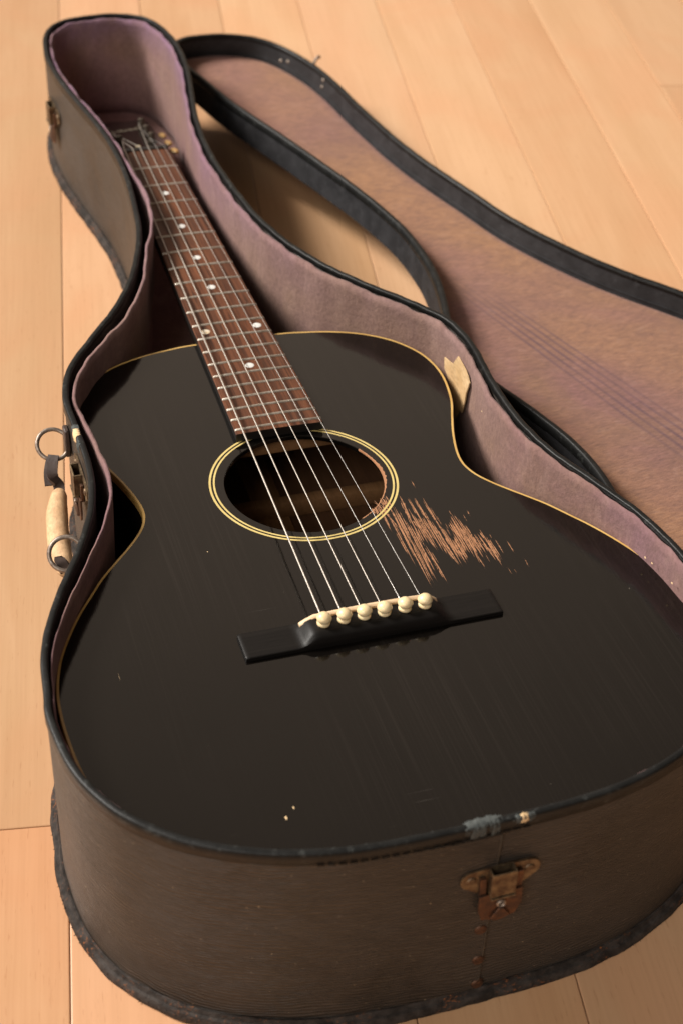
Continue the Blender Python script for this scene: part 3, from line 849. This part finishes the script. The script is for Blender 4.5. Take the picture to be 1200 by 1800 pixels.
# small steel hook of the head latch on the far wall, and its rivet tails inside
i = int(np.argmin(((LO - (.0835, .797)) ** 2).sum(1)))
hp = LO[i]; hn = LN[i]
pts = [np.r_[hp + hn * a, z] for a, z in ((.0008, -.012), (.0022, -.006), (.0030, .001), (.0060, .0055), (.0085, .0050))]
v, f = tube_points(dense(pts, 5, False), .0016, 8)
mesh_obj('hook', v, f, M_STEEL, lid)
for k, dz in ((-6, -.006), (-6, -.013), (6, -.011), (8, -.014)):
    j = (i + k) % N
    o = mesh_obj('rivet_tail', rv * .55, rf, M_STEEL, lid)
    n = -LN[j]; M = Matrix([[-n[1], 0, n[0], (LO[j] + n * .0047)[0]], [n[0], 0, n[1], (LO[j] + n * .0047)[1]], [0, 1, 0, dz], [0, 0, 0, 1]])
    o.matrix_local = M
# crack in the lid lining
cr = np.array([(-.140, .082), (-.136, .0765), (-.1355, .070), (-.132, .063), (-.1325, .058), (-.130, .052)])
v, f = tube_points(dense(np.c_[cr, np.full(len(cr), -LD + .0066)], 4, False), np.interp(np.linspace(0, 1, 21), [0, .5, 1], [.0001, .0006, .0001]), 6)
mesh_obj('lining_crack', v, f, M_STRAP, lid)

# ================================================================== GUITAR
G = np.array([[0.9999280077750669, 0.0, 0.011999136093300803], [-0.0005034836214397153, 0.9991192918277831, 0.04195696845330961], [-0.011988568356083891, -0.04195998924629362, 0.9990473630069909]])
GT = -G @ np.array([0, 0, -.110])
gt = empty('acoustic_guitar')
gt.matrix_world = Matrix([list(G[0]) + [GT[0]], list(G[1]) + [GT[1]], list(G[2]) + [GT[2]], [0, 0, 0, 1]])
tag(gt, 'small black flat-top acoustic guitar with worn finish lying in the open case', 'guitar')

HB = [(.0, .3195), (.035, .319), (.0505, .317), (.07, .313), (.09, .3055), (.106, .295), (.117, .2835), (.1255, .2695), (.1300, .255), (.1315, .239), (.130, .222), (.1262, .2035), (.1205, .187), (.1145, .1695), (.1105, .155), (.1082, .1435), (.1076, .136), (.1083, .129), (.1115, .1195), (.1175, .110), (.125, .1005), (.135, .089), (.1445, .0775), (.1535, .064), (.162, .051), (.1705, .0355), (.179, .0165), (.1838, .000), (.1863, -.015), (.1870, -.030), (.1866, -.045), (.1845, -.068), (.180, -.089), (.171, -.111), (.157, -.131), (.137, -.1475), (.112, -.159), (.08, -.166), (.04, -.1695), (.0, -.1705)]
half = HB[::-1]
BP = np.array([(x, y) for x, y in half] + [(-x, y) for x, y in half[::-1][1:-1]])
BP[:, 0] += .0013
NB = 360
BO = resample(dense(BP, 10), NB)
BN = normals2(BO)
for _ in range(4):
    BN = (np.roll(BN, 1, 0) + BN * 2 + np.roll(BN, -1, 0)); BN /= np.linalg.norm(BN, axis=1)[:, None]
def bloop(off, z):
    return np.c_[BO + BN * off, np.broadcast_to(np.asarray(z, float), (NB,))]
HC = np.array([.0014, .1393]); HR = .0517
def circ(r, z, n=NB, a0=0.0):
    # matched to the outline by angle round the soundhole centre
    a = np.unwrap(np.arctan2(BO[:, 1] - HC[1], BO[:, 0] - HC[0]))
    return np.c_[HC[0] + r * np.cos(a), HC[1] + r * np.sin(a), np.full(NB, z)]
BZ = np.interp(BO[:, 1], [-.17, .32], [-.1065, -.086])
# top
o0, c1 = bloop(-.0016, 0.0), circ(HR, 0.0)
loops = [o0] + [o0 * (1 - t) + circ(HR + .014, 0.0) * t for t in (.33, .66, 1.0)] + [circ(HR + .0004, 0.0), circ(HR, -.0004), circ(HR, -.0030), circ(HR + .006, -.0030)]
v, f = loft(loops)
sharpen(mesh_obj('top', v, f, M_LAC, gt), 40)
# binding round the top edge
v, f = loft([bloop(-.0017, -.0012), bloop(-.0016, .00012), bloop(-.0003, .00012), bloop(.0001, -.0004), bloop(.0001, -.0058), bloop(-.0008, -.0058)], closed_section=True)
sharpen(mesh_obj('binding', v, f, M_BIND, gt), 50)
# sides and back
v, f = loft([bloop(0, -.0055), bloop(0, BZ * .5), bloop(0, BZ + .004), bloop(-.0015, BZ + .0008), bloop(-.004, BZ), bloop(-.004, BZ + .003), bloop(-.0022, BZ + .006), bloop(-.0022, -.004)])
sharpen(mesh_obj('side', v, f, M_SIDE, gt), 50)
lp = bloop(-.0035, BZ + .0004)
v = np.concatenate([lp, lp + (0, 0, .0025)])
f = [tuple(range(NB))[::-1], tuple(range(NB, 2 * NB))] + [(k, (k + 1) % NB, NB + (k + 1) % NB, NB + k) for k in range(NB)]
mesh_obj('back', v, f, M_MAHOG, gt, smooth=False)
zb = lambda y: float(np.interp(y, [-.17, .32], [-.1065, -.086]))
for y0 in (.050, .2165):
    bm = bmesh.new()
    box(bm, -.1 if y0 < .2 else -.115, .1 if y0 < .2 else .115, y0 - .005, y0 + .005, zb(y0) + .003, zb(y0) + .017, bev=.002)
    bm_obj('brace', bm, M_SPRUCE, gt)
v, f = loft([np.array([(x, y, zb(y) + dz) for x, dz in ((-.010, .0028), (-.009, .0052), (.013, .0052), (.014, .0028))]) for y in (-.15, .28)], closed_loop=True)
mesh_obj('centre_strip', v, list(f) + [(0, 1, 2, 3), (4, 5, 6, 7)], M_SPRUCE, gt, smooth=False)
bm = bmesh.new(); box(bm, -.055, .055, .196, .207, -.0165, -.0031, bev=.0015)
bm_obj('brace', bm, M_SPRUCE, gt)
bm = bmesh.new(); box(bm, -.032, .032, .275, .316, -.08, -.0031, bev=.001)
bm_obj('neck_block', bm, M_MAHOG, gt)
# rosette: two thin cream rings with a black one between
for r0, r1 in ((.0599, .0613), (.0574, .0586)):
    a = np.linspace(0, 2 * math.pi, 120, endpoint=False)
    mk = lambda r, z: np.c_[HC[0] - .0004 + r * np.cos(a), HC[1] + .0005 + r * np.sin(a), np.full(120, z)]
    v, f = loft([mk(r0, -.0002), mk(r0, .00008), mk(r1, .00008), mk(r1, -.0002)], closed_section=True)
    mesh_obj('rosette_ring', v, f, M_RING, gt, smooth=False)

# ---- neck, fretboard, frets, dots, nut
S = .62865
fy = lambda n: S * 2 ** (-n / 12)
def hwid(y): return .5 * (.0421 + (.0549 - .0421) * (S - y) / (S / 2)) + .0003
YE = .1932
ys = np.linspace(YE, S - .001, 12)
ZB, ZTOP = .0004, .0064
V, F, FM = [], [], []
for y in ys:
    w = hwid(y)
    V += [(-w, y, ZB), (-w, y, ZTOP - .0008), (-w + .0006, y, ZTOP - .0001)] + [(-w + .0006 + (2 * w - .0012) * t, y, ZTOP + .0005 * (1 - (2 * t - 1) ** 2)) for t in (.25, .5, .75)] + [(w - .0006, y, ZTOP - .0001), (w, y, ZTOP - .0008), (w, y, ZB)]
K = 9
for j in range(len(ys) - 1):
    for k in range(K - 1):
        a = j * K + k
        F.append((a, a + 1, a + K + 1, a + K)); FM.append(1 if k in (0, K - 2) else 0)
    F.append((j * K + K - 1, j * K, j * K + K, j * K + 2 * K - 1)); FM.append(1)
F.append(tuple(range(K))[::-1]); FM.append(1)
F.append(tuple(range((len(ys) - 1) * K, len(ys) * K))); FM.append(1)
fb_ = mesh_obj('fretboard', V, F, None, gt, True, [M_ROSE, M_EDGE], FM)
sharpen(fb_, 30)
for n in range(1, 21):
    y = fy(n); w = hwid(y) - .0001
    pr = [(-.0013, 0), (-.0011, .0006), (-.0005, .00105), (.0005, .00105), (.0011, .0006), (.0013, 0)]
    xs = [-w, -w + .0008] + list(np.linspace(-w * .6, w * .6, 5)) + [w - .0008, w]
    loops = []
    for x in xs:
        cz = ZTOP + .0005 * (1 - (x / w) ** 2) - .0002
        hh = .35 if abs(x) > w - 1e-6 else 1.0
        loops.append(np.array([(x, y + dy * .85, cz + dz * hh) for dy, dz in pr]))
    v, f = loft(loops, closed_loop=True)
    f = list(f) + [tuple(range(6)), tuple(range((len(xs) - 1) * 6, len(xs) * 6))]
    sharpen(mesh_obj('fret', v, f, M_FRET, fb_), 50)
for n, x in ((3, 0), (5, 0), (7, 0), (9, 0), (12, -.0192), (12, .0192), (15, 0)):
    y = (fy(n) + fy(n - 1)) / 2
    dv, df = lathe([(0, .00006), (.0030, .00005), (.0033, -.0001), (.0033, -.0008)], 24)
    o = mesh_obj('inlay_dot', dv, df, M_PEARLO if (n == 12 and x < 0) else M_PEARL, fb_)
    o.location = (x, y, ZTOP + .0005 * (1 - (x / hwid(y)) ** 2) + .00005)
# neck shaft: D-shaped
loops = []
for y in np.linspace(.300, S, 10):
    w = hwid(y); d = float(np.interp(y, [.30, .335, .36, S], [.045, .026, .0205, .0175]))
    a = np.linspace(0, math.pi, 13)
    loops.append(np.array([(w * math.cos(t), y, ZB - d * math.sin(t) ** .85) for t in a]))
v, f = loft(loops, closed_loop=True)
f = list(f) + [tuple(range(13)), tuple(range(9 * 13, 130))]
sharpen(mesh_obj('neck', v, f, M_SIDE, gt), 50)
bm = bmesh.new(); box(bm, -.0212, .0212, S - .0008, S + .0045, ZB, ZTOP + .0016, bev=.0006)
bm_obj('nut', bm, M_EDGE, gt)
# ---- headstock, tilted back
hs_poly = [(-.0215, 0), (-.0225, .010), (-.0240, .024), (-.0262, .06), (-.0290, .10), (-.0325, .148), (-.031, .158), (-.024, .163), (-.013, .1605), (0, .1665), (.013, .1605), (.024, .163), (.031, .158), (.0325, .148), (.0290, .10), (.0262, .06), (.0240, .024), (.0225, .010), (.0215, 0)]
bm = bmesh.new(); prism(bm, hs_poly[::-1], -.0145, 0)
hs = bm_obj('headstock', bm, M_LAC, gt)
HM = Matrix.Translation((0, S + .0042, .0048)) @ Matrix.Rotation(math.radians(-15.5), 4, 'X')
hs.matrix_local = HM
posts = [(sx * (.0145 + .0035 * k), .036 + .042 * k) for sx in (-1, 1) for k in range(3)]
for x, y in posts:
    pv, pf = lathe([(.0045, -.0005), (.0047, .0012), (.0033, .0016), (.0030, .0080), (.0022, .0086), (0, .0086)], 14)
    o = sharpen(mesh_obj('tuner_post', pv, pf, M_POST, hs)); o.location = (x, y, 0)
    sx = 1 if x > 0 else -1
    xw = float(np.interp(y, [.024, .06, .10, .148], [.024, .0262, .029, .0325]))
    sv, sf = tube_points([(sx * (xw - .004), y, -.010), (sx * (xw + .006), y, -.010)], .0021, 10)
    mesh_obj('tuner_shaft', sv, sf, M_POST, hs)
    bv, bf = lathe([(0, -.0105), (.0015, -.0100), (.0034, -.006), (.0040, 0), (.0034, .006), (.0015, .0100), (0, .0105)], 16)
    bv = bv * (1, .62, 1); bv = bv[:, [2, 0, 1]] if False else bv
    o = mesh_obj('tuner_button', np.c_[bv[:, 0] , bv[:, 2] * .8, bv[:, 1]], bf, M_BUTTON, hs); o.location = (sx * (xw + .0095), y, -.010)
cu = bpy.data.curves.new('headstock_lettering', 'FONT'); cu.body = 'Gibson'; cu.size = .017; cu.extrude = .0001; cu.shear = .35; cu.align_x = 'CENTER'; cu.align_y = 'CENTER'
tmp = bpy.data.objects.new('tmp_text', cu); C.objects.link(tmp)
bpy.context.view_layer.update()
tm = bpy.data.meshes.new_from_object(tmp.evaluated_get(bpy.context.evaluated_depsgraph_get()))
bpy.data.objects.remove(tmp)
tm.name = 'headstock_lettering'; tm.materials.clear(); tm.materials.append(M_INK)
tx = link(bpy.data.objects.new('headstock_lettering', tm), hs)
tx.location = (.004, .110, .00025); tx.rotation_euler = (0, 0, math.radians(24))
pv, pf = lathe([(0, .0012), (.0020, .0008), (.0024, 0)], 14)
o = mesh_obj('cover_screw', pv, pf, M_IVORY, hs); o.location = (-.001, .020, 0)

# ---- bridge, saddle, pins
H_MID = .0094
BL, BW, BCX, BCY = .1553, .0214, -.0004, -.0040
def bh(x):
    ax = abs(x)
    return float(.0028 + (H_MID - .0028) * (1 - smooth01(.0365, .0450, ax)))
xs = sorted(set([-BL / 2, -BL / 2 + .0008, BL / 2 - .0008, BL / 2] + list(np.linspace(-.048, .048, 33)) + list(np.linspace(-.075, -.05, 5)) + list(np.linspace(.05, .075, 5))))
loops = []
for x in xs:
    h = bh(x); hw_ = BW / 2; r = (h - .0028) / .0049
    edge = abs(abs(x) - BL / 2) < 1e-6
    dz = -.0005 if edge else 0
    y0, y1 = BCY - hw_, BCY + hw_
    pr = [(y0, 0.0), (y0, .0023 + dz), (y0 + .0004, .0027 + dz + .0026 * r), (y0 + .0018, .0028 + (h - .0028) * .80 + dz), (y0 + .0038, .0028 + (h - .0028) * .96 + dz), (y0 + .0075, h + dz), (BCY + .004, h + dz), (y1 - .0022, .0028 + (h - .0028) * .82 + dz), (y1 - .0004, .0027 + (h - .0028) * .45 + dz), (y1, .0023 + dz), (y1, 0.0)]
    loops.append(np.array([(x + BCX, y, z) for y, z in pr]))
v, f = loft(loops)
f = list(f) + [tuple(range(11)), tuple(range((len(xs) - 1) * 11, len(xs) * 11))]
br = sharpen(mesh_obj('bridge', v, f, M_BRIDGE, gt), 40)
loops = []
for x in (-.0425, -.0420, -.0385, -.034, -.02, 0, .02, .034, .0365, .0395, .0410, .0413):
    top = float(np.interp(x, [-.0425, -.040, -.0345, -.02, 0, .02, .0345, .0375, .0413], [.0062, .0078, .0106, .0112, .0116, .0114, .0108, .0095, .0062]))
    w = .0016
    yc = .0022
    loops.append(np.array([(x, yc - w, .0035), (x, yc - w, top - .0008), (x, yc - w * .5, top), (x, yc + w * .5, top), (x, yc + w, top - .0008), (x, yc + w, .0035)]))
v, f = loft(loops)
f = list(f) + [tuple(range(6)), tuple(range(11 * 6, 72))]
sharpen(mesh_obj('saddle', v, f, M_BONE, br), 45)
PX = [-.0302, -.0180, -.0058, .0064, .0188, .0311]
pinv, pinf = lathe([(0, .0070), (.0013, .00685), (.0029, .0061), (.0041, .0048), (.0045, .0036), (.0042, .0025), (.0035, .0017), (.0031, .0012), (.0034, .0008), (.0039, .0001), (.0038, -.0009), (.0029, -.0016), (.0026, -.006)], 24)
pin_me = None
for k, x in enumerate(PX):
    o = mesh_obj('bridge_pin', pinv, pinf, M_IVORY, br) if pin_me is None else link(bpy.data.objects.new('bridge_pin', pin_me), br)
    pin_me = o.data
    o.location = (x, -.0052, .0106)
    o.rotation_euler = (math.radians(random.uniform(-5, 5)), math.radians(random.uniform(-5, 5)), random.uniform(0, 6))
# ---- strings
SX = [-.0304, -.0184, -.0064, .0057, .0179, .0302]
NX = [-.0176, -.0106, -.0036, .0035, .0105, .0174]
RADII = [.00064, .00053, .00044, .00036, .00024, .00019]
lp = [(-1, 0), (-1, 1), (-1, 2), (1, 2), (1, 1), (1, 0)]
for k in range(6):
    sx, kk = lp[k]
    px, py = sx * (.0145 + .0035 * kk), .036 + .042 * kk
    post = HM @ Vector((px - sx * .0028, py, .004))
    p = [(PX[k], -.0040, .0070), (SX[k] * .6 + PX[k] * .4, -.0002, .0105), (SX[k], .0022, .0119 + RADII[k]), (SX[k], .0034, .0119 + RADII[k]),
         ((SX[k] + NX[k]) / 2, S / 2, .0103), (NX[k], S, .0085 + RADII[k]), (NX[k], S + .003, .0083 + RADII[k]), tuple(post)]
    v, f = tube_points(p, RADII[k], 8)
    mesh_obj('string', v, f, M_WOUND if k < 4 else M_STR, gt)

# ---- worn finish: bare wood showing in streaks along the grain, treble side of the soundhole
WEAR = [(.0385, .0448, .1091, .0785), (.0391, .0391, .1039, .0777), (.0425, .0425, .1078, .0424), (.0460, .0452, .112, .0211), (.0480, .0475, .0998, .0233), (.0505, .0500, .0935, .0256), (.0560, .0550, .1101, .0854), (.0512, .0508, .0641, .0401), (.0547, .0542, .0997, .0574), (.0608, .0611, .1057, .0538), (.0648, .0648, .1046, .0468), (.0550, .0556, .0572, .0224), (.0696, .0700, .1043, .0349), (.0668, .0685, .0793, .0351), (.0815, .0826, .0833, .0283), (.0840, .0855, .0778, .0427), (.0830, .0822, .0698, .0332), (.0858, .0866, .0614, .0424), (.0931, .0935, .0641, .0278), (.0902, .0918, .0603, .0334), (.0988, .0990, .0516, .040), (.1055, .1055, .0483, .0383), (.0735, .0734, .0708, .0646), (.1094, .1090, .0288, .0238), (.0925, .0923, .0834, .0803), (.0686, .0687, .1221, .117), (.0590, .0602, .0828, .0525), (.0705, .0706, .0732, .0468), (.0570, .0572, .0930, .0600), (.0580, .0582, .0880, .0640), (.0630, .0634, .0850, .0500), (.0660, .0662, .0760, .0420), (.0715, .0718, .0700, .0400), (.0728, .0730, .0590, .0360), (.0745, .0747, .0600, .0380), (.0757, .0760, .0650, .0420), (.0770, .0773, .0740, .0450), (.0785, .0788, .0780, .0440), (.0800, .0803, .0810, .0400), (.0850, .0852, .0700, .0380), (.0880, .0884, .0600, .0420), (.0525, .0520, .0800, .0330), (.0945, .0947, .0560, .0330), (.0955, .0958, .0500, .0350)]
bm = bmesh.new()
bm2 = bmesh.new()
r = random.Random(3)
WB = bm
def sliver(x0, x1, ya, yb, w, bm=None, z=.00006):
    bm = bm or WB
    n = max(3, int((ya - yb) / .0009))
    left, right = [], []
    on = True
    for k in range(n + 1):
        t = k / n
        env = min(1, 4 * t + .08) * min(1, 4 * (1 - t) + .08)
        ww = w * env * r.uniform(.55, 1.25)
        x = x0 + (x1 - x0) * t + r.uniform(-.00006, .00006)
        y = ya + (yb - ya) * t
        if r.random() < .06:                      # flecks of finish still bridging the streak
            ww *= .1
        left.append(bm.verts.new((x - ww, y, z))); right.append(bm.verts.new((x + ww, y, z)))
    for k in range(n):
        bm.faces.new((left[k], left[k + 1], right[k + 1], right[k]))
for x0, x1, ya, yb in WEAR:
    L = ya - yb
    sliver(x0, x1, ya + .0015, yb - .0025, r.uniform(.0005, .0007), bm2, .00003)
    sliver(x0, x1, ya, yb, r.uniform(.00024, .00036) * (.6 if x0 > .097 or L < .008 else 1))
    if L > .015:
        for _ in range(4):
            c = r.uniform(.1, .85); l = L * r.uniform(.12, .5)
            dx = r.choice((-1, 1)) * r.choice((.0005, .0009, .0012)) + r.uniform(-.0001, .0001)
            y = ya - L * c
            sliver(x0 + dx, x1 + dx, min(ya, y + l / 2), max(yb, y - l / 2), r.uniform(.00010, .00028))
for _ in range(30):
    x = r.uniform(.045, .100); yc = float(np.interp(x, [.045, .07, .09, .11], [.075, .075, .055, .030])) + r.gauss(0, .016)
    l = r.uniform(.0010, .0050)
    sliver(x, x, yc + l, yc - l, r.uniform(.00005, .00012))
for _ in range(22):                               # worn rim of the soundhole
    a = math.radians(r.uniform(-52, -34)); rr = r.uniform(HR + .0006, HR + .0060)
    x, y = HC[0] + rr * math.cos(a), HC[1] + rr * math.sin(a); l = r.uniform(.0015, .0045)
    sliver(x, x, y + l, y - l, r.uniform(.0003, .0005))
tag(bm_obj('worn_finish', bm, M_WEAR, gt, smooth=False), kind='stuff')
tag(bm_obj('thinned_finish', bm2, M_THIN, gt, smooth=False), kind='stuff')
# worn lip of the soundhole
a = np.radians(np.linspace(-62, 30, 60)); wv = (.0003 + .0004 * rng.random(60)) + (.0008 + .0010 * rng.random(60)) * np.exp(-((np.degrees(a) + 4) / 15) ** 2)
lipt = np.c_[HC[0] + (HR + wv) * np.cos(a), HC[1] + (HR + wv) * np.sin(a), np.full(60, .00007)]
lipb = np.c_[HC[0] + (HR - .0001) * np.cos(a), HC[1] + (HR - .0001) * np.sin(a), np.full(60, -.0012)]
lipm = np.c_[HC[0] + (HR - .0001) * np.cos(a), HC[1] + (HR - .0001) * np.sin(a), np.full(60, .00002)]
v, f = loft([lipt, lipm, lipb], closed_loop=False)
mesh_obj('worn_soundhole_lip', v, f, M_WEAR, gt, smooth=False)
# nicks through the finish
bm = bmesh.new()
for x, y, l, w in ((-.0824, -.1253, .0009, .0004), (-.0879, -.1309, .0013, .0006), (-.0759, .0861, .0004, .0003), (-.149, -.0077, .0030, .00005)):
    vs = [bm.verts.new((x + w * math.cos(t) * (1 + .3 * math.sin(3 * t)), y + l * math.sin(t), .00006)) for t in np.linspace(0, 2 * math.pi, 9)[:-1]]
    bm.faces.new(vs)
tag(bm_obj('finish_nicks', bm, M_CHIP, gt, smooth=False), kind='stuff')
